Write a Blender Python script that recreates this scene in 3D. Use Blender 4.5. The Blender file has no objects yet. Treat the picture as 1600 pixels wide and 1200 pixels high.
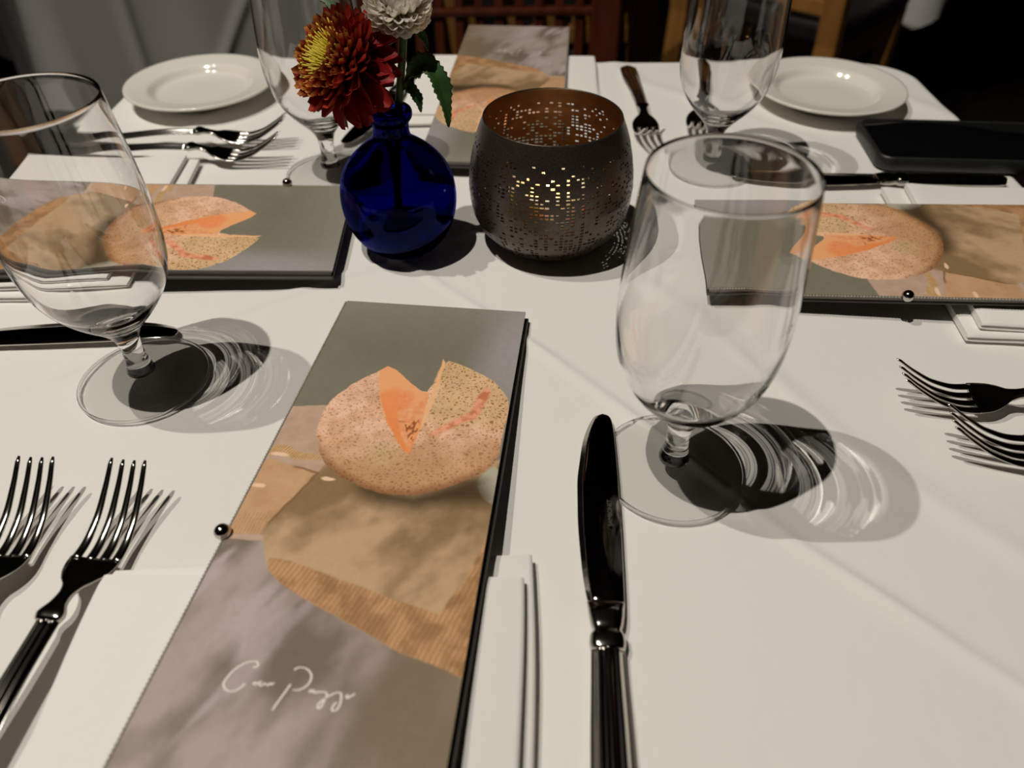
import bpy, bmesh, math, random
import numpy as np
from mathutils import Vector, Matrix

random.seed(7)
SC = bpy.context.scene
COL = SC.collection
T = 0.75                      # height of the table top above the floor
PI = math.pi

# ------------------------------------------------------------------ camera
cam = bpy.data.cameras.new('camera')
cam_o = bpy.data.objects.new('camera', cam)
COL.objects.link(cam_o)
SC.camera = cam_o
cam.sensor_width = 36
cam.lens = 36 * 1181.63 / 1600
cam.clip_start = 0.01
_th, _ro = 0.74496, -0.006012
_fw = Vector((0, math.cos(_th), -math.sin(_th)))
_up = Vector((0, math.sin(_th), math.cos(_th)))
_rt = Vector((1, 0, 0))
_r2 = _rt * math.cos(_ro) + _up * math.sin(_ro)
_u2 = -_rt * math.sin(_ro) + _up * math.cos(_ro)
_m = Matrix((_r2, _u2, -_fw)).transposed().to_4x4()
_m.translation = (0, 0, T + 0.29)
cam_o.matrix_world = _m
cam.dof.use_dof = True
cam.dof.focus_distance = 0.42
cam.dof.aperture_fstop = 7.0

# ------------------------------------------------------------------ world, exposure
world = bpy.data.worlds.new('world')
SC.world = world
world.use_nodes = True
world.node_tree.nodes['Background'].inputs[0].default_value = (0.02, 0.014, 0.009, 1)
world.node_tree.nodes['Background'].inputs[1].default_value = 0.3
SC.view_settings.view_transform = 'Standard'
SC.view_settings.look = 'None'
SC.view_settings.gamma = 1.0
SC.view_settings.use_curve_mapping = False
SC.view_settings.exposure = 0.15
CEIL = T + 2.25

# the two recessed ceiling spots, found from the double shadows of the glasses: (x, y), watts, aim, light name
DOWNLIGHTS = [
    ((-0.59, 0.02), 93, (0.05, 0.42), 'ceiling_spot_left_offscreen'),
    ((-0.99, 0.38), 66, (0.05, 0.42), 'ceiling_spot_far_left_offscreen'),
]
LIGHT_COL = (1.0, 0.93, 0.83)

# ------------------------------------------------------------------ helpers
def tag(o, label=None, cat=None, group=None, kind=None):
    if label: o['label'] = label
    if cat: o['category'] = cat
    if group: o['group'] = group
    if kind: o['kind'] = kind
    return o

def empty(name, loc=(0, 0, 0), rz=0.0):
    o = bpy.data.objects.new(name, None)
    o.empty_display_size = 0.02
    COL.objects.link(o)
    o.location = loc
    o.rotation_euler = (0, 0, rz)
    return o

def link(name, me, parent=None, loc=None):
    o = bpy.data.objects.new(name, me)
    COL.objects.link(o)
    if parent: o.parent = parent
    if loc: o.location = loc
    return o

def copy_tree(o, parent=None):
    c = o.copy()
    COL.objects.link(c)
    c.parent = parent
    for ch in list(o.children):
        copy_tree(ch, c)
    return c

class MB:
    """collects vertices and faces for one mesh"""
    def __init__(s): s.v = []; s.f = []; s.mi = []
    def add(s, verts, faces, mat=0):
        b = len(s.v)
        s.v += [tuple(p) for p in verts]
        s.f += [tuple(i + b for i in q) for q in faces]
        s.mi += [mat] * len(faces)
        return s
    def box(s, c, d, rot=None, mat=0):
        x, y, z = d[0] / 2, d[1] / 2, d[2] / 2
        P = [Vector((a * x, b * y, e * z)) for e in (-1, 1) for b in (-1, 1) for a in (-1, 1)]
        if rot is not None: P = [rot @ p for p in P]
        P = [p + Vector(c) for p in P]
        return s.add(P, [(0, 2, 3, 1), (4, 5, 7, 6), (0, 1, 5, 4), (2, 6, 7, 3), (0, 4, 6, 2), (1, 3, 7, 5)], mat)
    def loft(s, rings, cap=True, closed=True, mat=0):
        n = len(rings[0]); V = [p for r in rings for p in r]; F = []
        for i in range(len(rings) - 1):
            for j in range(n if closed else n - 1):
                k = (j + 1) % n
                F.append((i * n + j, i * n + k, (i + 1) * n + k, (i + 1) * n + j))
        if cap:
            F.append(tuple(range(n - 1, -1, -1)))
            F.append(tuple((len(rings) - 1) * n + j for j in range(n)))
        return s.add(V, F, mat)
    def tube(s, pts, rad, n=10, mat=0):
        pts = [Vector(p) for p in pts]
        if not hasattr(rad, '__len__'): rad = [rad] * len(pts)
        rings = []; ref = None
        for i, p in enumerate(pts):
            t = (pts[min(i + 1, len(pts) - 1)] - pts[max(i - 1, 0)]).normalized()
            if ref is None: ref = Vector((0, 0, 1)) if abs(t.z) < .9 else Vector((1, 0, 0))
            a = (ref - t * ref.dot(t)).normalized(); b = t.cross(a); ref = a
            rings.append([p + (a * math.cos(2 * PI * k / n) + b * math.sin(2 * PI * k / n)) * rad[i] for k in range(n)])
        return s.loft(rings, mat=mat)
    def lathe(s, prof, n=64, mat=0):
        rings = []; V = []; F = []
        for r, z in prof:
            if r == 0: rings.append([len(V)]); V.append((0, 0, z))
            else:
                rings.append(list(range(len(V), len(V) + n)))
                V += [(r * math.cos(2 * PI * i / n), r * math.sin(2 * PI * i / n), z) for i in range(n)]
        for a, b in zip(rings, rings[1:]):
            for i in range(n):
                j = (i + 1) % n
                if len(a) == 1 and len(b) == 1: continue
                if len(a) == 1: F.append((a[0], b[j], b[i]))
                elif len(b) == 1: F.append((a[i], a[j], b[0]))
                else: F.append((a[i], a[j], b[j], b[i]))
        return s.add(V, F, mat)
    def mesh(s, name, mats, smooth=True, recalc=True):
        me = bpy.data.meshes.new(name)
        me.from_pydata(s.v, [], s.f)
        if recalc:
            bm = bmesh.new(); bm.from_mesh(me)
            bmesh.ops.recalc_face_normals(bm, faces=bm.faces)
            bm.to_mesh(me); bm.free()
        for m in (mats if isinstance(mats, (list, tuple)) else [mats]): me.materials.append(m)
        if len(set(s.mi)) > 1: me.polygons.foreach_set('material_index', s.mi)
        me.polygons.foreach_set('use_smooth', [smooth] * len(me.polygons))
        me.update()
        return me
    def build(s, name, mats, parent=None, loc=None, smooth=True, recalc=True):
        return link(name, s.mesh(name, mats, smooth, recalc), parent, loc)

def auto(o, angle=40):
    """keep hard edges hard on a smooth-shaded mesh"""
    me = o.data
    bm = bmesh.new(); bm.from_mesh(me)
    a = math.radians(angle)
    for e in bm.edges:
        e.smooth = not (len(e.link_faces) == 2 and e.calc_face_angle(0) > a)
    bm.to_mesh(me); bm.free()
    return o

def bevel(o, w=.002, seg=2):
    m = o.modifiers.new('bevel', 'BEVEL'); m.width = w; m.segments = seg; m.limit_method = 'ANGLE'
    return o

def interp(tab, y):
    """monotone cubic interpolation in a table [(y, a, b, ...)]"""
    if y <= tab[0][0]: return tab[0][1:]
    if y >= tab[-1][0]: return tab[-1][1:]
    k = 0
    while tab[k + 1][0] < y: k += 1
    res = []
    for c in range(1, len(tab[0])):
        def slope(i): return (tab[i + 1][c] - tab[i][c]) / (tab[i + 1][0] - tab[i][0])
        def tang(i):
            if i == 0: return slope(0)
            if i == len(tab) - 1: return slope(i - 1)
            a, b = slope(i - 1), slope(i)
            return 0.0 if a * b <= 0 else 2 * a * b / (a + b)
        h = tab[k + 1][0] - tab[k][0]; t = (y - tab[k][0]) / h
        res.append((2 * t ** 3 - 3 * t * t + 1) * tab[k][c] + (t ** 3 - 2 * t * t + t) * h * tang(k) + (3 * t * t - 2 * t ** 3) * tab[k + 1][c] + (t ** 3 - t * t) * h * tang(k + 1))
    return tuple(res)

# ------------------------------------------------------------------ materials
def mat(name, col=(.8, .8, .8), rough=.5, metal=0.0, spec=.5):
    m = bpy.data.materials.new(name); m.use_nodes = True
    b = m.node_tree.nodes['Principled BSDF']
    b.inputs['Base Color'].default_value = (*col, 1)
    b.inputs['Roughness'].default_value = rough
    b.inputs['Metallic'].default_value = metal
    b.inputs['Specular IOR Level'].default_value = spec
    return m

def nd(m, typ, **kw):
    n = m.node_tree.nodes.new(typ)
    for k, v in kw.items():
        if k.startswith('i_'): n.inputs[k[2:].replace('_', ' ')].default_value = v
        else: setattr(n, k, v)
    return n

def lk(m, a, b): m.node_tree.links.new(a, b)
def bsdf(m): return m.node_tree.nodes['Principled BSDF']

def noise_var(m, c1, c2, scale=20, detail=4, stretch=(1, 1, 1), bump=0.0, bscale=None, dist=.001):
    tc = nd(m, 'ShaderNodeTexCoord'); mp = nd(m, 'ShaderNodeMapping')
    mp.inputs['Scale'].default_value = stretch
    lk(m, tc.outputs['Object'], mp.inputs['Vector'])
    n = nd(m, 'ShaderNodeTexNoise', i_Scale=scale, i_Detail=detail)
    lk(m, mp.outputs[0], n.inputs['Vector'])
    r = nd(m, 'ShaderNodeValToRGB')
    r.color_ramp.elements[0].position = .3; r.color_ramp.elements[1].position = .7
    r.color_ramp.elements[0].color = (*c1, 1); r.color_ramp.elements[1].color = (*c2, 1)
    lk(m, n.outputs['Fac'], r.inputs[0]); lk(m, r.outputs[0], bsdf(m).inputs['Base Color'])
    if bump:
        n2 = nd(m, 'ShaderNodeTexNoise', i_Scale=bscale or scale * 4, i_Detail=3)
        lk(m, mp.outputs[0], n2.inputs['Vector'])
        b = nd(m, 'ShaderNodeBump', i_Strength=bump, i_Distance=dist)
        lk(m, n2.outputs['Fac'], b.inputs['Height']); lk(m, b.outputs[0], bsdf(m).inputs['Normal'])
    return m

def cloth_mat(name, col, weave=2600, bump=.25):
    m = mat(name, col, .92, 0, .15)
    tc = nd(m, 'ShaderNodeTexCoord')
    n = nd(m, 'ShaderNodeTexNoise', i_Scale=weave, i_Detail=1)
    n2 = nd(m, 'ShaderNodeTexNoise', i_Scale=90, i_Detail=4)
    lk(m, tc.outputs['Object'], n.inputs['Vector']); lk(m, tc.outputs['Object'], n2.inputs['Vector'])
    a = nd(m, 'ShaderNodeMath', operation='MULTIPLY_ADD'); a.inputs[1].default_value = 3.0
    lk(m, n2.outputs['Fac'], a.inputs[0]); lk(m, n.outputs['Fac'], a.inputs[2])
    b = nd(m, 'ShaderNodeBump', i_Strength=bump, i_Distance=.0004)
    lk(m, a.outputs[0], b.inputs['Height']); lk(m, b.outputs[0], bsdf(m).inputs['Normal'])
    return m

M_CLOTH = cloth_mat('white_tablecloth', (.80, .785, .745))
M_NAPKIN = cloth_mat('white_napkin', (.86, .835, .795), 2200, .2)
M_CLOTH2 = cloth_mat('neighbour_cloth', (.80, .785, .745), 900, .3)
M_STEEL = mat('polished_steel', (.56, .53, .49), .13, 1.0)
noise_var(M_STEEL, (.52, .49, .45), (.60, .57, .53), 60, 3)
M_CHINA = mat('ivory_china', (.80, .77, .69), .12, 0, .55)
M_WOOD = noise_var(mat('mahogany', (.1, .02, .008), .3), (.055, .012, .005), (.10, .022, .009), 9, 5, (6, 6, .7))
M_HONEY = noise_var(mat('honey_oak', (.4, .2, .05), .4), (.36, .16, .035), (.46, .22, .055), 9, 5, (6, 6, .7))
M_SEAT = noise_var(mat('dark_leather', (.012, .010, .012), .45), (.010, .009, .011), (.02, .016, .015), 30)
M_BENCH = noise_var(mat('olive_upholstery', (.02, .017, .008), .7), (.016, .013, .006), (.028, .022, .011), 14)
M_FLOOR = noise_var(mat('dark_floor', (.02, .012, .008), .45), (.014, .008, .005), (.028, .016, .010), 6, 5, (1, 8, 1))
M_WALL = noise_var(mat('umber_wall', (.10, .06, .035), .8), (.09, .055, .03), (.12, .07, .04), 3)
M_CEIL = noise_var(mat('brown_ceiling', (.06, .042, .03), .9), (.055, .038, .026), (.07, .048, .034), 3)
M_PHONE = mat('phone_case', (.012, .013, .012), .42)
noise_var(M_PHONE, (.010, .011, .010), (.016, .017, .015), 300, 2)
M_SCREEN = mat('phone_screen', (.003, .003, .004), .06, 0, .5)
M_BACKCOVER = noise_var(mat('menu_back_board', (.05, .045, .04), .5), (.04, .036, .032), (.06, .054, .047), 40)
M_PAGES = noise_var(mat('menu_pages', (.30, .28, .24), .8), (.26, .24, .2), (.34, .31, .27), 60)
M_CORD = noise_var(mat('grey_cord', (.30, .28, .24), .6), (.24, .22, .185), (.38, .35, .3), 300)
M_LETTER = mat('white_ink', (.92, .86, .78), .5)
M_GLASS = bpy.data.materials.new('clear_glass'); M_GLASS.use_nodes = True
M_GLASS.node_tree.nodes.clear()
_o = nd(M_GLASS, 'ShaderNodeOutputMaterial')
_g = nd(M_GLASS, 'ShaderNodeBsdfGlass'); _g.inputs['IOR'].default_value = 1.5; _g.inputs['Roughness'].default_value = 0
lk(M_GLASS, _g.outputs[0], _o.inputs[0])
# thin sheet of glass: clear straight through, mirror share rising towards grazing angles
M_SHEET = bpy.data.materials.new('thin_clear_glass'); M_SHEET.use_nodes = True
M_SHEET.node_tree.nodes.clear()
_o = nd(M_SHEET, 'ShaderNodeOutputMaterial'); _t = nd(M_SHEET, 'ShaderNodeBsdfTransparent')
_gl = nd(M_SHEET, 'ShaderNodeBsdfGlossy'); _gl.inputs['Roughness'].default_value = 0
_t.inputs[0].default_value = (.965, .965, .96, 1)
_lw = nd(M_SHEET, 'ShaderNodeLayerWeight'); _lw.inputs[0].default_value = .5
_pw = nd(M_SHEET, 'ShaderNodeMath', operation='POWER'); _pw.inputs[1].default_value = 5
_ma = nd(M_SHEET, 'ShaderNodeMath', operation='MULTIPLY_ADD'); _ma.inputs[1].default_value = .96; _ma.inputs[2].default_value = .04
_mx = nd(M_SHEET, 'ShaderNodeMixShader')
lk(M_SHEET, _lw.outputs['Facing'], _pw.inputs[0]); lk(M_SHEET, _pw.outputs[0], _ma.inputs[0])
lk(M_SHEET, _ma.outputs[0], _mx.inputs[0]); lk(M_SHEET, _t.outputs[0], _mx.inputs[1]); lk(M_SHEET, _gl.outputs[0], _mx.inputs[2])
lk(M_SHEET, _mx.outputs[0], _o.inputs[0])
M_BLUE = bpy.data.materials.new('cobalt_glass'); M_BLUE.use_nodes = True
M_BLUE.node_tree.nodes.clear()
_o = nd(M_BLUE, 'ShaderNodeOutputMaterial')
_g = nd(M_BLUE, 'ShaderNodeBsdfGlass'); _g.inputs['IOR'].default_value = 1.5; _g.inputs['Roughness'].default_value = 0
_g.inputs['Color'].default_value = (.115, .14, .56, 1)
lk(M_BLUE, _g.outputs[0], _o.inputs[0])
M_WATER = bpy.data.materials.new('water'); M_WATER.use_nodes = True
M_WATER.node_tree.nodes.clear()
_o = nd(M_WATER, 'ShaderNodeOutputMaterial')
_g = nd(M_WATER, 'ShaderNodeBsdfGlass'); _g.inputs['IOR'].default_value = 1.33; _g.inputs['Roughness'].default_value = 0
lk(M_WATER, _g.outputs[0], _o.inputs[0])

def emission(name, col, strength):
    m = bpy.data.materials.new(name); m.use_nodes = True; m.node_tree.nodes.clear()
    o = nd(m, 'ShaderNodeOutputMaterial'); e = nd(m, 'ShaderNodeEmission')
    e.inputs[0].default_value = (*col, 1); e.inputs[1].default_value = strength
    lk(m, e.outputs[0], o.inputs[0])
    return m

# ------------------------------------------------------------------ the room
def slab(name, c, d, m):
    return tag(MB().box(c, d).build(name, m, smooth=False), kind='structure')

slab('floor', (0, 0.6, -.02), (7.0, 7.6, .04), M_FLOOR)
slab('ceiling', (0, 0.6, CEIL + .05), (7.0, 7.6, .1), M_CEIL)
slab('wall_back', (0, 4.45, CEIL / 2), (7.0, .1, CEIL), M_WALL)
slab('wall_front', (0, -3.25, CEIL / 2), (7.0, .1, CEIL), M_WALL)
slab('wall_left', (-3.55, .6, CEIL / 2), (.1, 7.6, CEIL), M_WALL)
slab('wall_right', (3.55, .6, CEIL / 2), (.1, 7.6, CEIL), M_WALL)

M_TRIM = mat('white_trim', (.7, .68, .64), .4)
M_LENS = mat('frosted_lens', (.85, .84, .80), .5)
for i, ((x, y), watts, aim, lname) in enumerate(DOWNLIGHTS):
    where = ['above the left side of the dining table', 'furthest to the wall side of the dining table'][i]
    e = tag(empty('recessed_downlight', (x, y, CEIL)), 'small recessed ceiling downlight ' + where, 'downlight', 'ceiling downlights')
    MB().lathe([(.030, -.001), (.030, -.006), (.045, -.006), (.047, -.003), (.047, .0), (.030, -.001)], 32).build('trim_ring', M_TRIM, e)
    MB().lathe([(0, -.001), (.029, -.001), (.029, -.003), (0, -.003)], 32).build('lens', M_LENS, e)
    d = bpy.data.lights.new(lname, 'SPOT')
    d.energy = watts; d.color = LIGHT_COL; d.shadow_soft_size = .012
    d.spot_size = math.radians(100); d.spot_blend = 1.0
    d.cycles.is_caustics_light = True
    o = bpy.data.objects.new(lname, d); COL.objects.link(o)
    o.parent = e; o.location = (0, 0, -.045)
    v = Vector((aim[0], aim[1], T)) - Vector((x, y, CEIL - .045))
    o.rotation_euler = v.to_track_quat('-Z', 'Y').to_euler()

# ------------------------------------------------------------------ dining table and cloth
TC = Vector((0.0085, 0.425)); HALF = 0.3875; YAW = -0.0256      # centre, half side, turn
_tab = tag(empty('dining_table', (TC.x, TC.y, 0), YAW), 'square pedestal dining table hidden under the white cloth', 'table')
MB().box((0, 0, T - .018), (2 * HALF - .012, 2 * HALF - .012, .028)).build('tabletop', M_WOOD, _tab, smooth=False)
MB().lathe([(0, .03), (.05, .03), (.045, .1), (.04, .4), (.05, T - .04), (.09, T - .034), (0, T - .034)], 24).build('column', M_SEAT, _tab)
MB().lathe([(0, 0), (.24, 0), (.24, .012), (.06, .03), (0, .03)], 32).build('base_plate', M_SEAT, _tab)

CREASES = [  # polyline, height, half width : pressed fold lines seen on the cloth
    ([(-.088, .446), (-.069, .434), (-.042, .406), (.023, .336), (.111, .232), (.129, .206), (.163, .172), (.26, .075)], .0022, .0036),
    ([(.084, .406), (.12, .372), (.146, .319), (.175, .264), (.26, .16)], .0018, .008),
    ([(-.33, .28), (-.204, .362), (-.156, .395), (-.111, .423), (-.07, .446), (.0, .50)], .0014, .004),
    ([(.109, .806), (.129, .754), (.183, .706), (.26, .62)], .0014, .010),
    ([(.281, .777), (.35, .75), (.405, .66)], .0018, .012),
    ([(-.39, .45), (-.30, .62), (-.22, .80)], .0012, .009),
]
def seg_dist(X, Y, poly):
    D = np.full(X.shape, 9.0)
    for (ax, ay), (bx, by) in zip(poly, poly[1:]):
        dx, dy = bx - ax, by - ay
        t = np.clip(((X - ax) * dx + (Y - ay) * dy) / (dx * dx + dy * dy), 0, 1)
        D = np.minimum(D, np.hypot(X - ax - t * dx, Y - ay - t * dy))
    return D
def vnoise(X, Y, cell, seed):
    r = np.random.RandomState(seed); g = r.rand(64, 64)
    x, y = X / cell + 1000, Y / cell + 1000
    i, j = np.floor(x).astype(int), np.floor(y).astype(int)
    a, b = x - i, y - j
    a, b = a * a * (3 - 2 * a), b * b * (3 - 2 * b)
    q = lambda p, s: g[p % 64, s % 64]
    return (q(i, j) * (1 - a) + q(i + 1, j) * a) * (1 - b) + (q(i, j + 1) * (1 - a) + q(i + 1, j + 1) * a) * b
def fbm(X, Y, cell, seed, oct=4):
    s = 0; w = 1; t = 0
    for k in range(oct):
        s = s + w * vnoise(X, Y, cell / 2 ** k, seed + k); t += w; w *= .5
    return s / t

def draped_cloth(name, half, n, rc, drop, creases, material, wave=.012, seed=0, corner_drop=0.0, bump=1.0, rows=14, press=False):
    """square cloth: flat top with rounded corners, rolled edge, hanging skirt"""
    g = np.linspace(-half, half, n)
    X, Y = np.meshgrid(g, g, indexing='ij')
    k = half - rc
    ax, ay = np.abs(X) - k, np.abs(Y) - k
    cor = (ax > 0) & (ay > 0)
    # squeeze the square corner cells into the rounded corner
    m = np.maximum(ax, ay); h = np.hypot(ax, ay)
    s = np.where(cor, m / np.maximum(h, 1e-9), 1)
    X = np.where(cor, np.sign(X) * (k + ax * s), X); Y = np.where(cor, np.sign(Y) * (k + ay * s), Y)
    Z = np.zeros_like(X)
    c, sn = math.cos(YAW), math.sin(YAW)
    WX, WY = TC.x + c * X - sn * Y, TC.y + sn * X + c * Y
    for poly, hgt, wid in creases:
        D = seg_dist(WX, WY, poly)
        Z += hgt * np.exp(-(D / wid) ** 2) * (.55 + .9 * vnoise(WX, WY, .04, 5))
    Z += bump * (.0016 * (fbm(X, Y, .11, seed + 3, 3) - .5) + .00025 * (fbm(X, Y, .012, seed + 9, 2) - .5))
    E = np.minimum(half - np.abs(X), half - np.abs(Y))
    V = [(float(x), float(y), float(z)) for x, y, z in zip(X.ravel(), Y.ravel(), Z.ravel())]
    F = [(i * n + j, (i + 1) * n + j, (i + 1) * n + j + 1, i * n + j + 1) for i in range(n - 1) for j in range(n - 1)]
    ring = [i * n for i in range(n)] + [(n - 1) * n + j for j in range(1, n)] + [i * n + n - 1 for i in range(n - 2, -1, -1)] + [j for j in range(n - 2, 0, -1)]
    prev = ring; L = len(ring)
    base = [V[i] for i in ring]
    nrm = []
    for q in range(L):
        x, y, _ = base[q]
        ox, oy = max(0, abs(x) - k), max(0, abs(y) - k)
        if ox + oy < 1e-9: ox = 1 if abs(x) > abs(y) else 0; oy = 1 - ox
        l = math.hypot(ox, oy); nrm.append((math.copysign(ox / l, x), math.copysign(oy / l, y)))
    per = 8 * half
    steps = [(.35, .0012), (.7, .0035), (.95, .007), (1, .012)] + [(1, .012 + (drop - .012) * t) for t in np.linspace(1.1 / rows, 1, rows)]
    for si, (o, d) in enumerate(steps):
        cur = []
        for q in range(L):
            x, y, z = base[q]; nx, ny = nrm[q]
            t = q / L * 2 * PI
            cornerness = max(0, min(abs(x), abs(y)) / half - .55) / .45
            f = d / drop
            w = wave * f * (math.sin(9 * t + seed) + .6 * math.sin(17 * t + 2 * seed) + 1.7) + .05 * f * cornerness ** 2
            if press:                                       # pressed fold lines running over the hanging part
                sp = q / L * per
                for s0, k_ in ((.18, 0), (.55, .9), (.75, -.8), (1.05, .5), (1.4, 0), (1.9, -.7), (2.4, .6), (2.9, -.5)):
                    w += .016 * math.exp(-((sp - s0 - k_ * d) / .016) ** 2) * min(1, f * 4)
            out = .008 * o + w
            dd = d * (1 + corner_drop * cornerness ** 3)
            cur.append(len(V)); V.append((x + nx * out, y + ny * out, z * (1 - f) - dd))
        for q in range(L):
            r = (q + 1) % L
            F.append((prev[q], prev[r], cur[r], cur[q]))
        prev = cur
    me = bpy.data.meshes.new(name); me.from_pydata(V, [], F); me.materials.append(material)
    me.polygons.foreach_set('use_smooth', [True] * len(me.polygons))
    bm = bmesh.new(); bm.from_mesh(me)
    bmesh.ops.remove_doubles(bm, verts=bm.verts, dist=1e-6)
    bmesh.ops.recalc_face_normals(bm, faces=bm.faces); bm.to_mesh(me); bm.free()
    return link(name, me)

cloth = draped_cloth('tablecloth', HALF, 330, .045, .26, CREASES, M_CLOTH, seed=1)
cloth.location = (TC.x, TC.y, T); cloth.rotation_euler = (0, 0, YAW)
cloth.cycles.is_caustics_receiver = True
tag(cloth, 'white tablecloth with pressed fold lines under the place settings', 'tablecloth')

# ------------------------------------------------------------------ menus
MW, ML, MT = .112, .340, .0062          # width, length, thickness
SHAPES = {
'melon':[[37.0,67.8],[40.7,62.9],[46.3,65.8],[56.8,76.6],[63.3,82.5],[68.6,82.7],[70.5,53.3],[83.3,58.1],[96.4,66.2],[102.3,70.6],[109.8,81.3],[112.2,88.9],[111.2,114.3],[110.9,130.7],[103.0,140.6],[89.2,150.9],[75.2,157.3],[62.7,157.5],[49.1,154.2],[36.0,146.9],[26.9,138.9],[20.9,127.3],[17.4,116.3],[16.8,99.8],[22.2,86.4],[29.8,75.5]],
'flesh':[[37.0,67.8],[40.7,62.9],[46.3,65.8],[56.8,76.6],[63.3,82.5],[68.7,83.5],[68.6,98.5],[69.5,107.5],[68.9,119.1],[67.7,130.5],[63.3,126.7],[58.2,118.9],[51.1,108.1],[43.7,90.4]],
'cavity':[[51.4,85.5],[56.0,82.5],[61.1,86.8],[61.9,93.1],[58.4,98.2],[54.1,97.1],[51.5,91.1]],
'pith':[[54.8,100.1],[63.4,92.9],[68.2,86.0],[68.9,100.0],[69.6,110.4],[68.3,120.6],[67.2,128.3],[60.7,117.2]],
'seeds':[[57.5,107.3],[62.7,108.2],[66.9,104.8],[68.6,110.5],[68.3,120.6],[66.2,122.2],[62.0,114.2]],
'crack':[[74.2,116.4],[77.9,110.2],[86.5,102.6],[92.4,95.8],[94.6,83.0],[98.6,74.4],[101.2,79.8],[98.4,92.1],[96.2,100.7],[87.3,107.6],[78.0,115.9]],
'strip':[[70.5,53.3],[72.1,56.3],[72.2,85.6],[70.8,104.3],[69.7,113.3],[68.8,101.6],[70.1,82.6]],
'stem':[[47.1,132.6],[50.0,125.4],[56.3,123.3],[62.2,128.2],[62.8,134.8],[58.2,139.3],[51.5,138.7]],
'beige':[[-4,103.0],[20.3,98.9],[49.3,154.6],[25.3,190],[-9,190]],
'rope':[[-1.2,136.7],[2.0,130.9],[7.9,130.9],[13.2,135.1],[18.1,135.2],[24.8,135.1],[26.9,138.9],[19.7,140.0],[12.9,139.8],[7.7,135.7],[3.9,136.1],[1.3,139.4]],
'flap':[[-3.5,160.6],[-4.5,145.9],[2.0,141],[27.7,148],[24.2,157.4],[15.3,180.5],[14.9,186.1],[-2.5,188.6]],
'paper':[[30,140],[114,128.9],[114.5,147.2],[113,158.1],[113,243],[100.7,239.2],[87.0,235.2],[62.1,224.0],[43.7,216.2],[33.8,211.2],[24.0,203.9],[20.3,196.3],[15.8,186.8],[15.4,177.2],[24.2,157.4]],
'emboss':[[23.1,198.2],[33.2,199.2],[56.9,205.9],[82.0,213.3],[98.7,217.3],[106.0,200.4],[112.6,176.7],[113,158.1],[115.8,157.6],[113,243],[100.7,239.2],[87.0,235.2],[62.1,224.0],[43.7,216.2],[33.8,211.2],[24.0,203.9]],
'shadow':[[51.2,155.2],[75.3,157.9],[90.2,151.4],[103.1,141.3],[105.0,147.9],[108.6,154.7],[90.5,158.0],[76.5,163.1],[63.8,162.2]],
'plate':[[111.8,130.6],[103.5,141.2],[103.6,148.1],[107.3,154.9],[111.7,157.9],[115.3,158.7]],
}
TEXT = [[[34.8,247.0],[35.7,247.3],[36.4,246.6],[36.0,245.6],[34.8,244.9],[33.3,245.2],[31.2,246.1],[29.2,248.0],[27.7,250.3],[26.9,252.7],[26.6,254.4],[27.2,255.7],[28.4,256.8],[30.2,257.3],[32.0,256.8],[33.2,255.7],[34.0,254.6],[34.3,253.8]],[[37.3,253.9],[37.7,253.0],[38.4,253.2],[38.0,254.0],[38.8,253.4],[39.5,252.6],[40.0,252.5],[39.5,253.4],[40.3,254.0],[41.2,253.4],[41.4,252.6]],[[42.0,253.1],[42.6,253.6],[43.1,253.1],[43.4,252.6],[44.0,253.2],[44.7,252.3]],[[50.9,252.1],[50.2,254.2],[49.6,256.2],[48.5,259.5],[47.7,262.5]],[[50.2,246.7],[51.4,245.6],[53.3,245.4],[55.3,246.1],[57.0,247.7],[57.5,249.7],[57.1,251.6],[55.9,253.1],[54.3,254.1],[52.2,254.3]],[[59.7,253.5],[58.8,253.6],[58.5,254.4],[59.5,254.2],[60.0,253.6],[60.2,254.3],[61.0,254.5],[61.6,253.9],[62.7,254.0],[63.6,253.7],[64.7,254.1],[65.1,255.3],[64.8,256.9],[64.5,258.9],[63.8,260.0],[63.1,259.5],[63.3,258.1],[64.3,256.6],[65.8,255.2],[67.7,253.8],[69.5,253.4],[70.3,254.7],[70.7,257.0],[70.3,259.4],[69.1,260.3],[68.4,259.8],[68.6,258.1],[69.4,257.0]],[[73.1,254.1],[72.3,254.1],[72.1,254.8],[72.8,255.2],[73.4,254.5],[73.9,254.2],[74.9,253.2]]]

def ink(r, g, b):
    """printed colour -> reflectance under the room's warm light"""
    c = np.array([r, g, b]) / 255.0
    c = np.where(c < .04045, c / 12.92, ((c + .055) / 1.055) ** 2.4)
    return c / np.array([.80, .755, .66])

def sdist(U, V, poly):
    """signed distance to a polygon (negative inside), millimetres"""
    D = np.full(U.shape, 1e9); ins = np.zeros(U.shape, bool)
    n = len(poly)
    for i in range(n):
        (ax, ay), (bx, by) = poly[i], poly[(i + 1) % n]
        dx, dy = bx - ax, by - ay
        t = np.clip(((U - ax) * dx + (V - ay) * dy) / (dx * dx + dy * dy + 1e-12), 0, 1)
        D = np.minimum(D, np.hypot(U - ax - t * dx, V - ay - t * dy))
        c = ((ay > V) != (by > V)) & (U < dx * (V - ay) / (dy if abs(dy) > 1e-9 else 1e-9) + ax)
        ins ^= c
    return np.where(ins, -D, D)

def smooth_poly(p, it=2):
    """round off a closed polygon"""
    for _ in range(it):
        q = []
        for i in range(len(p)):
            a, b = p[i], p[(i + 1) % len(p)]
            q += [[.75 * a[0] + .25 * b[0], .75 * a[1] + .25 * b[1]], [.25 * a[0] + .75 * b[0], .25 * a[1] + .75 * b[1]]]
        p = q
    return p

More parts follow.
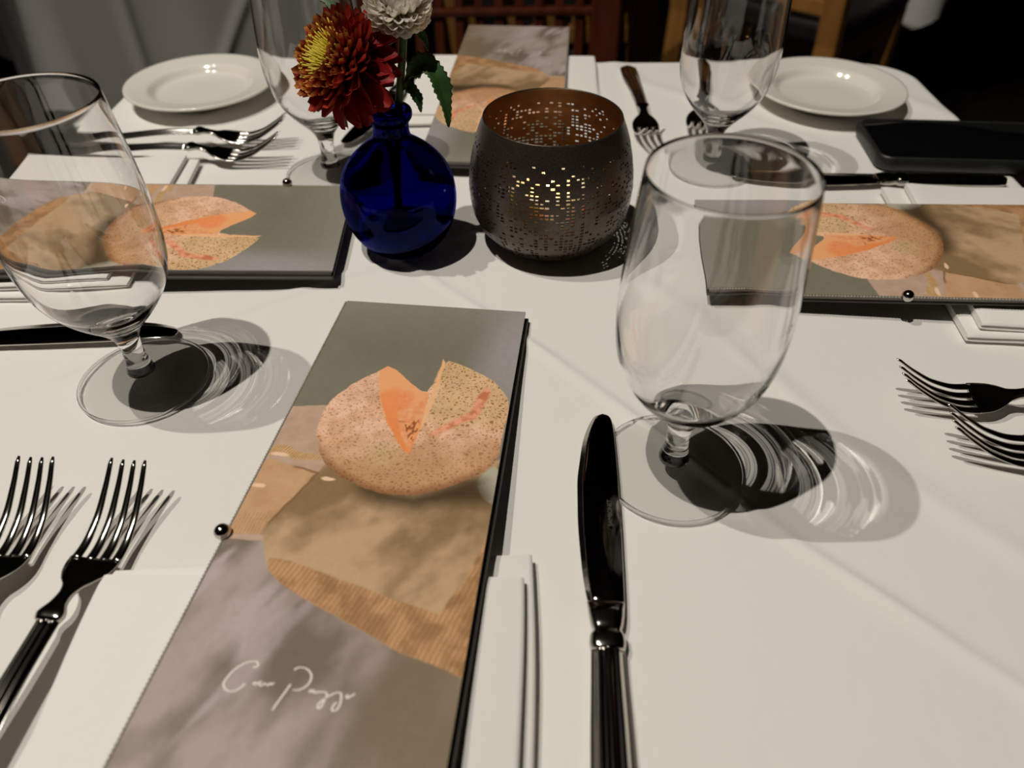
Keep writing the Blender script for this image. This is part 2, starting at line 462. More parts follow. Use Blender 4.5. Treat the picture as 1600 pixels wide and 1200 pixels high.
def paint_cover(U, V):
    """the flat print of the cover photograph: a cut melon on brown paper"""
    def lerp(a, b, t): return a + (b - a) * t[..., None]
    def sm(e0, e1, x): t = np.clip((x - e0) / (e1 - e0), 0, 1); return t * t * (3 - 2 * t)
    def put(C, name, col, soft=.5, amount=1.0, rnd=0):
        p = smooth_poly(SHAPES[name], rnd) if rnd else SHAPES[name]
        m = sm(soft, -soft, sdist(U, V, p)) * amount
        return lerp(C, col, m), m
    W1, W2 = fbm(U, V, 5.0, 301, 3) - .5, fbm(U, V, 5.0, 331, 3) - .5      # slight wander of every outline
    U, V = U + 1.1 * W1, V + 1.1 * W2
    full = lambda c: np.broadcast_to(c, U.shape + (3,))
    n1, n2, n3 = fbm(U, V, 26, 1), fbm(U, V, 7, 20), fbm(U, V, 2.0, 40, 3)
    # backdrop, a grey-olive studio wall, paler and pinker to the right
    C = lerp(full(ink(122, 116, 94)), full(ink(112, 105, 84)), n1)
    C = lerp(C, full(ink(158, 148, 143)), .75 * sm(82, 112, U + .10 * V) * sm(150, 40, V))
    C = lerp(C, full(ink(139, 132, 118)), .5 * sm(30, 0, V))
    # table linen in the lower part of the print, mauve grey with soft folds
    g = fbm(U * .9 + .35 * V, V * .42 - .25 * U, 22, 60, 4)
    L = lerp(full(ink(112, 97, 80)), full(ink(164, 146, 132)), sm(.33, .70, g))
    L = lerp(L, full(ink(178, 159, 150)), .8 * sm(.56, .74, fbm(U + .5 * V, V * .25 - .2 * U, 13, 80, 3)) * sm(75, 20, U))
    L = lerp(L, full(ink(122, 104, 76)), .75 * sm(45, 112, U) * sm(205, 250, V))
    C = lerp(C, L, sm(184, 187, V))
    # beige paper behind the fruit
    C, m = put(C, 'beige', lerp(full(ink(190, 160, 134)), full(ink(168, 136, 106)), n2))
    # brown paper
    fold = fbm(U * .8 + .5 * V, V * .5 - .3 * U, 17, 30, 4)
    Pp = lerp(full(ink(126, 100, 66)), full(ink(186, 152, 112)), sm(.30, .68, fold))
    Pp = lerp(Pp, full(ink(166, 130, 88)), .12 + 0 * n2)
    C, m = put(C, 'paper', Pp)
    E = lerp(full(ink(152, 112, 70)), full(ink(188, 140, 94)), sm(.3, .7, n2))
    E = lerp(E, full(ink(122, 88, 52)), .55 * (np.sin((U * .95 + V * .28) * 2 * PI / 2.1) > .35) * (.4 + .6 * n3))
    C, m = put(C, 'emboss', E, .7)
    fl = lerp(full(ink(196, 154, 114)), full(ink(178, 134, 90)), n2)
    fl = lerp(fl, full(ink(150, 110, 70)), .45 * (np.sin((U + .08 * V) * 2 * PI / 1.5) > .4) * sm(172, 176, V))
    C, m = put(C, 'flap', fl)
    C = lerp(C, full(ink(118, 84, 50)), .8 * sm(1.1, .2, np.abs(sdist(U, V, SHAPES['flap']))) * sm(13, 17, U))
    C, m = put(C, 'rope', lerp(full(ink(166, 124, 76)), full(ink(200, 160, 110)), sm(.3, .7, .5 + .35 * np.sin(U * 4.2 + 2 * V) + .6 * (n3 - .5))), 1.0)
    for (a, b) in ((4, 137.5), (6.5, 137.6), (34, 151), (3, 158.5)):
        C = lerp(C, full(ink(228, 186, 146)), sm(2.4, 1.2, np.hypot((U - a) * .55, (V - b) * 1.5)))
    C, m = put(C, 'plate', full(ink(168, 158, 132)), .6, 1, 2)
    C = lerp(C, full(ink(62, 46, 26)), .92 * sm(10, -4, sdist(U, V, SHAPES['shadow'])) * sm(148, 156, V + .1 * U))
    # the melon: smooth body shading is part of the printed photograph
    mel = smooth_poly(SHAPES['melon'], 1)
    dm = sdist(U, V, mel)
    R = lerp(full(ink(226, 178, 142)), full(ink(206, 156, 116)), sm(.3, .7, n2))
    R = lerp(R, full(ink(180, 132, 86)), .85 * sm(112, 156, V + .12 * U))
    R = lerp(R, full(ink(198, 162, 112)), .75 * sm(66, 76, U) * sm(118, 96, V))
    R = lerp(R, full(ink(150, 96, 52)), .6 * sm(-7, -.5, dm) * sm(126, 150, V))
    rind = sm(.4, -.4, dm)
    R = R * (1 - .30 * sm(-5, 0, dm) * sm(95, 150, V))[..., None] * (.86 + .28 * fbm(U, V, 9, 210, 3))[..., None]
    C = lerp(C, R, rind)
    C, m = put(C, 'stem', full(ink(186, 160, 110)), 4.0, .55, 1)
    C, fm = put(C, 'flesh', lerp(full(ink(240, 158, 102)), full(ink(226, 134, 74)), sm(84, 122, V)), .5)
    rind = rind * (1 - fm)
    C = lerp(C, full(ink(222, 130, 70)), .75 * fm * sm(7, 1, sdist(U, V, [[43.7,90.4],[51.1,108.1],[58.2,118.9],[63.3,126.7],[67.7,130.5],[62,112],[50,86]])))
    C, m = put(C, 'pith', lerp(full(ink(238, 170, 118)), full(ink(206, 126, 74)), n3), .8)
    C, m = put(C, 'cavity', lerp(full(ink(222, 122, 70)), full(ink(236, 150, 98)), n3), 2.0, .85, 1)
    sd = sm(.50, .62, fbm(U * 1.6, V, 1.7, 90, 2))
    C, m = put(C, 'seeds', lerp(full(ink(224, 150, 92)), full(ink(134, 70, 36)), sd), 1.0, .9)
    C, m = put(C, 'crack', lerp(full(ink(188, 104, 66)), full(ink(226, 150, 110)), sm(.3, .7, fbm(U, V, 3, 230, 3))), 1.4, .9); rind = rind * (1 - m)
    C, m = put(C, 'strip', full(ink(240, 172, 118)), .4); rind = rind * (1 - m)
    C = C * (.94 + .12 * n3)[..., None]
    return np.clip(C, 0, .95), rind * (.65 + .35 * sm(66, 74, U) * sm(125, 105, V))

def menu_cover_mesh():
    nu, nv = 300, 940
    u = np.linspace(0, MW * 1000, nu); v = np.linspace(0, ML * 1000, nv)
    U, V = np.meshgrid(u, v, indexing='ij')
    Cc, rind = paint_cover(U, V)
    th = .0011
    P = np.zeros((nu * nv + 4, 3), np.float32)
    P[:nu * nv, 0] = (U / 1000).ravel(); P[:nu * nv, 1] = (-V / 1000).ravel()
    a = np.arange(nu * nv).reshape(nu, nv)
    q = np.stack([a[:-1, :-1], a[:-1, 1:], a[1:, 1:], a[1:, :-1]], -1).reshape(-1, 4)
    # thin board edge below the print
    base = nu * nv
    P[base:base + 4] = [(0, 0, -th), (MW, 0, -th), (MW, -ML, -th), (0, -ML, -th)]
    c00, c10, c11, c01 = int(a[0, 0]), int(a[-1, 0]), int(a[-1, -1]), int(a[0, -1])
    sides = [(c00, c10, base + 1, base), (c10, c11, base + 2, base + 1), (c11, c01, base + 3, base + 2), (c01, c00, base, base + 3), (base, base + 1, base + 2, base + 3)]
    me = bpy.data.meshes.new('front_cover')
    me.from_pydata(P.tolist(), [], q.tolist() + sides)
    col = np.full((len(P), 4), .22, np.float32); col[:, 3] = 1
    col[:base, :3] = Cc.reshape(-1, 3)
    at = me.color_attributes.new('print', 'FLOAT_COLOR', 'POINT'); at.data.foreach_set('color', col.ravel())
    rv = np.zeros(len(P), np.float32); rv[:base] = rind.ravel()
    ra = me.attributes.new('rind', 'FLOAT', 'POINT'); ra.data.foreach_set('value', rv)
    m = mat('printed_cover', rough=.38, spec=.4)
    ac = nd(m, 'ShaderNodeAttribute', attribute_name='print'); ar = nd(m, 'ShaderNodeAttribute', attribute_name='rind')
    tc = nd(m, 'ShaderNodeTexCoord')
    wz = nd(m, 'ShaderNodeTexNoise', i_Scale=180, i_Detail=2); lk(m, tc.outputs['Object'], wz.inputs['Vector'])
    mixv = nd(m, 'ShaderNodeMixRGB'); mixv.inputs[0].default_value = .006
    lk(m, tc.outputs['Object'], mixv.inputs[1]); lk(m, wz.outputs['Color'], mixv.inputs[2])
    vo = nd(m, 'ShaderNodeTexVoronoi', feature='DISTANCE_TO_EDGE', i_Scale=480)
    lk(m, mixv.outputs[0], vo.inputs['Vector'])
    rp = nd(m, 'ShaderNodeValToRGB')
    rp.color_ramp.elements[0].position = .14; rp.color_ramp.elements[0].color = (1.05, 1.07, 1.07, 1)
    rp.color_ramp.elements[1].position = .36; rp.color_ramp.elements[1].color = (.52, .38, .27, 1)
    lk(m, vo.outputs['Distance'], rp.inputs[0])
    mu = nd(m, 'ShaderNodeMixRGB', blend_type='MULTIPLY'); lk(m, ar.outputs['Fac'], mu.inputs[0])
    lk(m, ac.outputs['Color'], mu.inputs[1]); lk(m, rp.outputs[0], mu.inputs[2])
    lk(m, mu.outputs[0], bsdf(m).inputs['Base Color'])
    me.materials.append(m)
    return me

def ribbon_strokes(strokes, w, z):
    """flat pen strokes with thick and thin parts"""
    mb = MB()
    for st in strokes:
        p = [Vector((a / 1000, -b / 1000)) for a, b in st]
        q = [p[0]]
        for i in range(len(p) - 1):                                  # Catmull-Rom smoothing
            p0, p1, p2, p3 = p[max(i - 1, 0)], p[i], p[i + 1], p[min(i + 2, len(p) - 1)]
            for t in (.25, .5, .75, 1):
                q.append(.5 * ((2 * p1) + (p2 - p0) * t + (2 * p0 - 5 * p1 + 4 * p2 - p3) * t * t + (3 * p1 - p0 - 3 * p2 + p3) * t ** 3))
        V = []; F = []
        for i, c in enumerate(q):
            d = (q[min(i + 1, len(q) - 1)] - q[max(i - 1, 0)])
            d = d.normalized() if d.length > 1e-9 else Vector((1, 0))
            k = w * (.62 + .5 * abs(d.y)) * (.6 if i in (0, len(q) - 1) else 1)
            nx = Vector((-d.y, d.x)) * k / 2
            V += [(c.x + nx.x, c.y + nx.y, z), (c.x - nx.x, c.y - nx.y, z)]
            if i: F.append((2 * i - 2, 2 * i - 1, 2 * i + 1, 2 * i))
        mb.add(V, F)
    return mb

def make_menu():
    e = empty('menu')
    link('front_cover', menu_cover_mesh(), e)
    ribbon_strokes(TEXT, .00062, .00012).build('lettering', M_LETTER, e, recalc=False)['label'] = 'white handwritten Coco Pazzo script'
    o = MB().box((MW / 2 + .0004, -ML / 2, -.0031), (MW - .002, ML - .003, .0028)).build('inner_pages', M_PAGES, e, smooth=False)
    o = MB().box((MW / 2 + .0012, -ML / 2 + .0005, -.0053), (MW + .0015, ML - .001, .0016)).build('back_cover', M_BACKCOVER, e, smooth=False)
    bevel(o, .0005, 2)
    # twisted elastic cord stretched along the fold, and its steel bead
    pts = []; rad = []
    n = 1100
    for i in range(n + 1):
        y = -.001 - (ML - .002) * i / n
        pts.append((-.0007, y, -.0004)); rad.append(.00075 * (.72 + .28 * math.sin(i * 2 * PI / 6)))
    MB().tube(pts, rad, 6).build('binding_cord', M_CORD, e)
    b = MB().lathe([(.0001, .0036)] + [(.0037 * math.sin(a), .0037 * math.cos(a)) for a in np.linspace(.2, PI - .2, 14)] + [(.0001, -.0036)], 24).build('bead', M_STEEL, e)
    b.location = (-.0016, -.1880, .0014); b['label'] = 'round polished steel bead'
    return e

# origin = inner left corner for the diner ; yaw ; rise towards the diner
MENUS = [
    ((-.1026, .3835, .0081), -.1137, .0677, 'tall menu with cut melon print, lying between the near forks and knife', ),
    ((-.1190, .5206, .0135), -1.5400, .0340, 'tall menu with cut melon print, beside the blue vase', ),
    ((.0378, .5530, .0140), 3.0600, -.0120, 'tall menu with cut melon print, behind the pierced candle holder under the slatted chair', ),
    ((.1211, .3827, .0135), 1.4660, .0420, 'tall menu with cut melon print, seen partly through the tall glass, near the phone', ),
]
proto = make_menu()
for i, (loc, yaw, tilt, lab) in enumerate(MENUS):
    e = proto if i == 0 else copy_tree(proto)
    e.location = (loc[0], loc[1], loc[2] + T)
    e.rotation_euler = (-tilt, 0, yaw)
    tag(e, lab, 'menu', 'menus laid at each place')
    for c in e.children:                                   # the bead slides on its cord
        if c.name.startswith('bead'): c.location.y = -(.188, .049, .030, .118)[i]

# ------------------------------------------------------------------ napkins
def make_napkin(w, l, h, seed):
    """folded linen: two folded slabs, each of two plies, ends not quite flush. Inner end at y=0, runs to -l"""
    r = random.Random(seed)
    e = empty('napkin')
    z = 0.0
    for k in range(2):
        hh = h / 2
        sk = (.010, .002)[k] + r.uniform(-.002, .002)     # slant of the inner end
        y0 = (0.0, -.011)[k]; ww = w / 2 - (.0, .0035)[k]; dx = (0, r.uniform(-.002, .002))[k]
        rings = []
        prof = []
        p = hh / 2
        # outline of the folded section in x-z: two plies pressed together, round fold left and right
        for ply in range(2):
            zc = z + p * (ply + .5)
            side = [(ww - .0006, zc - p * .48), (ww + .0010, zc - p * .25), (ww + .0014, zc), (ww + .0010, zc + p * .25), (ww - .0006, zc + p * .48)]
            prof += side
        for ply in (1, 0):
            zc = z + p * (ply + .5)
            prof += [(-ww + .0006, zc + p * .48), (-ww - .0010, zc + p * .25), (-ww - .0014, zc), (-ww - .0010, zc - p * .25), (-ww + .0006, zc - p * .48)]
        top = (z + hh)
        ny = 26
        for i in range(ny):
            t = i / (ny - 1)
            ring = []
            for j, (x, zz) in enumerate(prof):
                y = y0 - t * l + sk * (x / ww) * (1 - t) * .5
                q = 1.0
                if i == 0: q = .72
                if i == 0: y -= .0006
                wob = .0012 * math.sin(5 * t + seed + k) * (1 if x > 0 else -1)
                ring.append((dx + x + wob, y, z + (zz - z - hh / 2) * q + hh / 2 + .0006 * math.sin(7 * t + x * 60 + seed)))
            rings.append(ring)
        o = MB().loft(rings).build('folded_ply' if k else 'lower_ply', M_NAPKIN, e)
        auto(o, 50)
        z += hh
    return e
NAPKINS = [((-.0835, .1925), -.020, 'thick folded white napkin under the menu between the near forks and knife', .181, .150, .0130),
           ((-.2480, .4880), -1.545, 'folded white napkin under the menu beside the blue vase', .184, .128, .0105),
           ((-.0080, .6560), 3.120, 'folded white napkin under the menu in front of the slatted chair', .184, .148, .0050),
           ((.2770, .4380), 1.4450, 'folded white napkin under the menu beside the phone', .178, .110, .0120)]
for i, ((x, y), yaw, lab, w, l, h) in enumerate(NAPKINS):
    e = make_napkin(w, l, h, i)
    e.location = (x, y, T + .0012); e.rotation_euler = (0, 0, yaw)
    tag(e, lab, 'napkin', 'folded napkins under the menus')

# ------------------------------------------------------------------ cutlery
def section(w, t, flute, n=9):
    """closed section of a cutlery handle: fluted upper side, plain rounded back"""
    up = []
    for i in range(n * 3):
        s = -1 + 2 * i / (n * 3 - 1)
        z = t * (1 - .45 * s * s) - t * .5 - flute * (.5 - .5 * math.cos(s * 3.5 * PI))
        up.append((s * w / 2, z))
    dn = [(w / 2 * math.cos(a), -t * .5 * math.sin(a) * .8 - t * .1) for a in np.linspace(.35, PI - .35, 9)]
    return up + dn

def fork_meshes():
    zc = [(0, .0030), (.02, .0040), (.06, .0090), (.10, .0120), (.124, .0120), (.137, .0090), (.148, .0054), (.158, .0044), (.170, .0072), (.184, .0148), (.195, .0226)]
    wt = [(0, .004, .0020, 0), (.002, .011, .0024, .0), (.006, .0160, .0026, .0003), (.02, .0168, .0028, .0007), (.06, .0122, .0034, .0008), (.113, .0098, .0036, .0008), (.120, .0100, .0036, .0004)]
    mb = MB(); rings = []
    for y in [0, .0008, .002, .004, .006, .010] + list(np.linspace(.016, .120, 24)):
        w, t, fl = interp(wt, y); z = interp(zc, y)[0]
        rings.append([(x, y, z + dz) for x, dz in section(w, t, fl)])
    mb.loft(rings)
    handle = mb.mesh('handle', M_STEEL)
    mb = MB(); rings = []
    wt2 = [(.118, .0102, .0040), (.121, .0118, .0050), (.1235, .0100, .0042), (.126, .0074, .0036), (.130, .0064, .0033), (.135, .0086, .0029), (.140, .0162, .0025), (.145, .0214, .0023), (.149, .0230, .0021), (.1525, .0232, .0020)]
    for y in np.linspace(.118, .1525, 24):
        w, t = interp(wt2, y); z = interp(zc, y)[0]
        bow = .0011 * (w / .0230) ** 2
        rings.append([(s * w / 2, y, z + bow * s * s + t * .5 * (1 - .5 * s ** 4)) for s in np.linspace(-1, 1, 13)] + [(s * w / 2 * .96, y, z + bow * s * s - t * .5 * (1 - .5 * s ** 4)) for s in np.linspace(1, -1, 13)])
    mb.loft(rings)
    for k in range(4):
        x0 = (-1.5 + k) * .00625; rings = []
        for y in np.linspace(.151, .1955, 20):
            u = (y - .151) / .0445
            z = interp(zc, y)[0]
            x = x0 * (1 - .13 * u) ; w = .0048 * (1 - .52 * u); t = .0021 * (1 - .35 * u)
            if u > .96: w *= .55; t *= .6
            bow = .0011 * (x / .0104) ** 2
            sl = (interp(zc, min(y + .001, .195))[0] - interp(zc, y - .001)[0]) / .002
            c, s = 1 / math.hypot(1, sl), sl / math.hypot(1, sl)
            rings.append([(x + w / 2 * math.cos(a), y - s * t / 2 * math.sin(a), z + bow + c * t / 2 * math.sin(a)) for a in np.linspace(0, 2 * PI, 12, endpoint=False)])
        mb.loft(rings)
    return handle, mb.mesh('head', M_STEEL)

def knife_meshes():
    L = .212
    mb = MB(); rings = []
    wt = [(0, .006, .0045, 0), (.003, .0150, .0066, 0), (.010, .0168, .0076, .0007), (.04, .0158, .0080, .0011), (.072, .0138, .0078, .0011), (.079, .0136, .0076, .0004)]
    for y in [0, .001, .003, .005, .010] + list(np.linspace(.014, .079, 18)):
        w, t, fl = interp(wt, y)
        rings.append([(x, y, .0042 + dz) for x, dz in section(w, t, fl)])
    mb.loft(rings); handle = mb.mesh('handle', M_STEEL)
    mb = MB(); rings = []
    wt = [(.077, .0136, .0076), (.080, .0150, .0086), (.083, .0146, .0084), (.0858, .0122, .0070), (.0885, .0136, .0078), (.093, .0150, .0076), (.097, .0158, .0050), (.099, .0162, .0030)]
    for y in np.linspace(.077, .099, 26):
        w, t = interp(wt, y)
        rings.append([(w / 2 * math.copysign(abs(math.cos(a)) ** .7, math.cos(a)), y, .0042 + t / 2 * math.copysign(abs(math.sin(a)) ** .8, math.sin(a))) for a in np.linspace(0, 2 * PI, 24, endpoint=False)])
    mb.loft(rings); bolster = mb.mesh('bolster', M_STEEL)
    mb = MB(); rings = []
    # left edge is the cutting edge, right edge the spine
    prof = [(.098, -.0074, .0080), (.106, -.0088, .0082), (.12, -.0102, .0084), (.145, -.0114, .0086), (.163, -.0114, .0086), (.180, -.0098, .0084), (.192, -.0082, .0082), (.2005, -.0060, .0079), (.2055, -.0042, .0075), (.2090, -.0026, .0068), (.2108, -.0012, .0058), (.2117, .0002, .0046), (.2120, .0016, .0032)]
    for y in np.concatenate([np.linspace(.098, .2, 26), np.linspace(.2025, .212, 12)]):
        a, b = interp(prof, y)
        t = .0022 * (1 - .45 * (y - .098) / .114)
        rings.append([(a, y, .0036), (a + .25 * (b - a), y, .0036 + t * .36), (b - .0007, y, .0036 + t * .5), (b, y, .0036 + t * .3), (b, y, .0036 - t * .3), (b - .0007, y, .0036 - t * .5), (a + .25 * (b - a), y, .0036 - t * .36)])
    mb.loft(rings)
    blade = mb.mesh('blade', M_STEEL_BLADE)
    return handle, bolster, blade
M_STEEL_BLADE = mat('mirror_steel_blade', (.5, .47, .43), .07, 1.0)
noise_var(M_STEEL_BLADE, (.46, .43, .39), (.54, .51, .47), 90, 3, (6, 1, 1))

def stamp(parent):
    c = bpy.data.curves.new('maker_stamp', 'FONT'); c.body = 'SAMBONET'; c.size = .0030; c.align_x = 'CENTER'
    c.materials.append(M_STAMP)
    tmp = bpy.data.objects.new('maker_stamp', c)
    me = STAMP[0] if STAMP else bpy.data.meshes.new_from_object(tmp)
    STAMP.append(me); bpy.data.objects.remove(tmp)
    o = link('maker_stamp', me, parent)
    o.location = (.0046, .146, .00475); o.rotation_euler = (0, 0, PI / 2)
    return o
STAMP = []
M_STAMP = mat('etched_mark', (.075, .068, .06), .6)
FH, FHEAD = fork_meshes()
def fork(name, x, y, a, lab, grp, z=0.0, rx=0.0):
    e = empty(name, (x, y, T + z + .0014), a); e.rotation_euler = (rx, 0, a)
    link('handle', FH, e); link('head', FHEAD, e)
    auto_fork = tag(e, lab, 'fork', grp)
    return e
G_F = 'forks in pairs at each place'
fork('dinner_fork', -.2005, .0429, -.1058, 'steel fork lying closest to the near menu, partly over its napkin', G_F)
fork('dinner_fork', -.2310, .0440, -.035, 'outer steel fork of the pair next to the near menu', G_F)
fork('dinner_fork', .3998, .2779, 1.4704, 'steel fork with raised tines below the napkin beside the phone', G_F)
fork('dinner_fork', .4085, .2240, 1.3700, 'steel fork crossing tines with its neighbour, further from the napkin', G_F)
fork('dinner_fork', -.3850, .6014 + .014, -1.5538, 'steel fork beside the bread plate next to the far glass', G_F, .001)
fork('dinner_fork', -.3830, .5950, -1.6300, 'steel fork between the folded napkin and another fork, bread plate beyond', G_F, .001)
fork('dinner_fork', .1199, .7880, 3.1285, 'steel fork standing alone on cloth near the far menu napkin', G_F)
fork('dinner_fork', .1940, .7960, 2.9600, 'steel fork seen through the glass beside the right bread plate', G_F)

KH, KBOL, KB = knife_meshes()
def knife(x, y, a, lab, z=0.0):
    e = empty('table_knife', (x, y, T + z + .0010), a)
    link('handle', KH, e); link('bolster', KBOL, e); link('blade', KB, e)
    return tag(e, lab, 'knife', 'table knives')
stamp(knife(.0335, .0735, -.057, 'steel table knife with fluted handle beside the foot of the tall glass'))
knife(-.4132, .3480, -1.515, 'steel table knife with blade tip behind the stem of a glass, below a menu')
knife(.3860, .5400, 1.535, 'steel table knife lying along the edge of the phone')
knife(-.0830, .8170, 2.872, 'steel table knife behind the blue vase, blade tip by a glass stem')

# ------------------------------------------------------------------ stemmed glasses
def glass_meshes():
    out = [(.0060, .0063), (.0074, .0072), (.0078, .0090), (.0066, .0125), (.0058, .0165), (.0055, .021), (.0056, .0265), (.0063, .0310), (.0085, .0360), (.0135, .0420), (.0195, .0480), (.0245, .0540), (.0285, .0600), (.0315, .0660), (.0336, .0720), (.0348, .0780), (.0356, .0840), (.0360, .0900), (.0361, .1000), (.0358, .1100), (.0352, .1200), (.0345, .1300), (.0336, .1400), (.0327, .1500), (.0317, .1605)]
    inn = [(.03140, .1611), (.03105, .1604), (.0320, .15), (.03285, .14), (.0336, .13), (.0342, .12), (.0348, .11), (.0351, .1), (.035, .09), (.0337, .078), (.0304, .066), (.0272, .060), (.0228, .054), (.017, .0485), (.011, .0445), (.005, .042), (0, .0415)]
    b = MB().lathe([(0, .0062)] + out + inn, 112).mesh('bowl_and_stem', M_GLASS)
    f = MB().lathe([(0, .0016), (.010, .0015), (.020, .0012), (.030, .0006), (.0340, .0003), (.0350, .0007), (.03525, .0013), (.0350, .0019), (.0342, .0023), (.028, .0030), (.018, .0043), (.011, .0056), (.007, .0060), (0, .0061)], 112).mesh('foot', M_SHEET)
    k = MB().lathe([(.0352 + .00085 * math.cos(a), .00125 + .0009 * math.sin(a)) for a in np.linspace(0, 2 * PI, 13)], 112).mesh('foot_rim', M_GLASS)
    return b, f, k
GB, GF, GK = glass_meshes()
def glass(x, y, lab):
    e = empty('water_glass', (x, y, T + .0012))
    o = link('bowl_and_stem', GB, e); o.cycles.is_caustics_caster = True
    s = o.modifiers.new('smooth', 'SUBSURF'); s.levels = 1; s.render_levels = 1
    fo = link('foot', GF, e); link('foot_rim', GK, fo)
    return tag(e, lab, 'glass', 'empty stemmed water glasses')
glass(.0800, .2507, 'empty stemmed water glass with its foot touching the near knife')
glass(-.2081, .3186, 'empty stemmed water glass standing over the knife tip below a menu')
glass(-.1445, .5650, 'empty stemmed water glass behind the red chrysanthemum')
glass(.1612, .5700, 'empty stemmed water glass in front of the right bread plate')

# ------------------------------------------------------------------ bread plates
PLATE = MB().lathe([(0, .0020), (.030, .0020), (.034, .0004), (.037, .0004), (.039, .0024), (.048, .0085), (.064, .0122), (.0686, .0140), (.0696, .0152), (.0690, .0163), (.0668, .0161), (.0600, .0148), (.0520, .0137), (.0492, .0132), (.0474, .0122), (.0452, .0088), (.0432, .0068), (.040, .0060), (.020, .0056), (0, .0056)], 112).mesh('bread_plate', M_CHINA)
for x, y, lab in ((-.2935, .7230, 'round ivory bread plate beside two forks at the cloth corner near the neighbouring table'), (.2960, .7050, 'round ivory bread plate beside the phone at the rounded cloth corner')):
    o = link('bread_plate', PLATE, None, (x, y, T + .0014))
    tag(o, lab, 'plate', 'ivory bread plates')

# ------------------------------------------------------------------ phone
def rounded_rect(w, h, r, n=8):
    P = []
    for cx, cy, a0 in ((w / 2 - r, h / 2 - r, 0), (-w / 2 + r, h / 2 - r, PI / 2), (-w / 2 + r, -h / 2 + r, PI), (w / 2 - r, -h / 2 + r, 1.5 * PI)):
        for k in range(n + 1):
            a = a0 + PI / 2 * k / n
            P.append((cx + r * math.cos(a), cy + r * math.sin(a)))
    return P
e = tag(empty('mobile_phone', (.3735, .5955, T + .0015), -.075), 'black mobile phone in a dark rubber case, hanging over the cloth edge', 'phone')
rings = []
for inset, z in ((.0030, 0), (.0010, .0008), (.0, .0028), (.0, .0085), (.0008, .0108), (.0018, .0118), (.0030, .0118), (.0036, .0106), (.0045, .0104)):
    rings.append([(x, y, z) for x, y in rounded_rect(.153 - 2 * inset, .0775 - 2 * inset, .0125 - inset)])
MB().loft(rings).build('case', M_PHONE, e)
MB().loft([[(x, y, z) for x, y in rounded_rect(.1455 - i, .0700 - i, .0090)] for z, i in ((.0102, 0), (.0110, 0), (.0113, .0008))]).build('screen', M_SCREEN, e)
for k, y in ((.030, .0388), (.044, .0388)): MB().box((k, y, .006), (.009, .0012, .0022)).build('side_button', M_PHONE, e)

# ------------------------------------------------------------------ blue vase with two flowers
VX, VY = -.075, .4580
vase = tag(empty('bud_vase', (VX, VY, T + .0012)), 'round cobalt blue glass bud vase holding two chrysanthemums', 'vase')
vout = [(0, .0008), (.018, .0008), (.0215, .0012), (.0285, .0080), (.0340, .0165), (.0372, .0255), (.0386, .0345), (.0386, .0425), (.0370, .0520), (.0335, .0600), (.0270, .0680), (.0190, .0745), (.0138, .0778), (.0117, .0805), (.0112, .0840), (.0112, .0885), (.0120, .0905), (.0138, .0922), (.0143, .0945), (.0141, .0968), (.0130, .0984)]
vin = [(.0112, .0985), (.0100, .0970), (.0094, .0930), (.0092, .0840), (.0100, .0800), (.0170, .0720), (.0250, .0655), (.0315, .0578), (.0348, .0510), (.0364, .0425), (.0364, .0345), (.0350, .0260), (.0316, .0175), (.0260, .0100), (.018, .0062), (0, .0050)]
o = MB().lathe(vout + vin, 96).build('vase_body', M_BLUE, vase)
s = o.modifiers.new('smooth', 'SUBSURF'); s.levels = 1; s.render_levels = 1
wat = MB().lathe([(0, .0062), (.017, .0074), (.0250, .0112), (.0278, .0145), (.0288, .0160), (0, .0160)], 64).build('water', M_WATER, vase)

def petal_mesh(name, L, W, curl, cup, mat_, nu=6, nv=7, tipw=.25):
    V = []; F = []
    for i in range(nv):
        t = i / (nv - 1)
        w = W * (math.sin(PI * min(1, (.16 + .84 * t) * .80)) ** .8) * (1 if t < .82 else math.sqrt(max(tipw ** 2, 1 - ((t - .82) / .18) ** 2)))
        a = curl * t * t
        y = L * (math.sin(a) / a * t if abs(a) > 1e-4 else t); z = L * t * (1 - math.cos(a)) / a if abs(a) > 1e-4 else 0
        for j in range(nu):
            s = -1 + 2 * j / (nu - 1)
            V.append((s * w / 2, y, z + cup * w * (s * s - .3)))
    for i in range(nv - 1):
        for j in range(nu - 1):
            F.append((i * nu + j, i * nu + j + 1, (i + 1) * nu + j + 1, (i + 1) * nu + j))
    me = bpy.data.meshes.new(name); me.from_pydata(V, [], F); me.materials.append(mat_)
    at = me.attributes.new('along', 'FLOAT', 'POINT')
    at.data.foreach_set('value', [i / (nv - 1) for i in range(nv) for j in range(nu)])
    me.polygons.foreach_set('use_smooth', [True] * len(me.polygons))
    return me

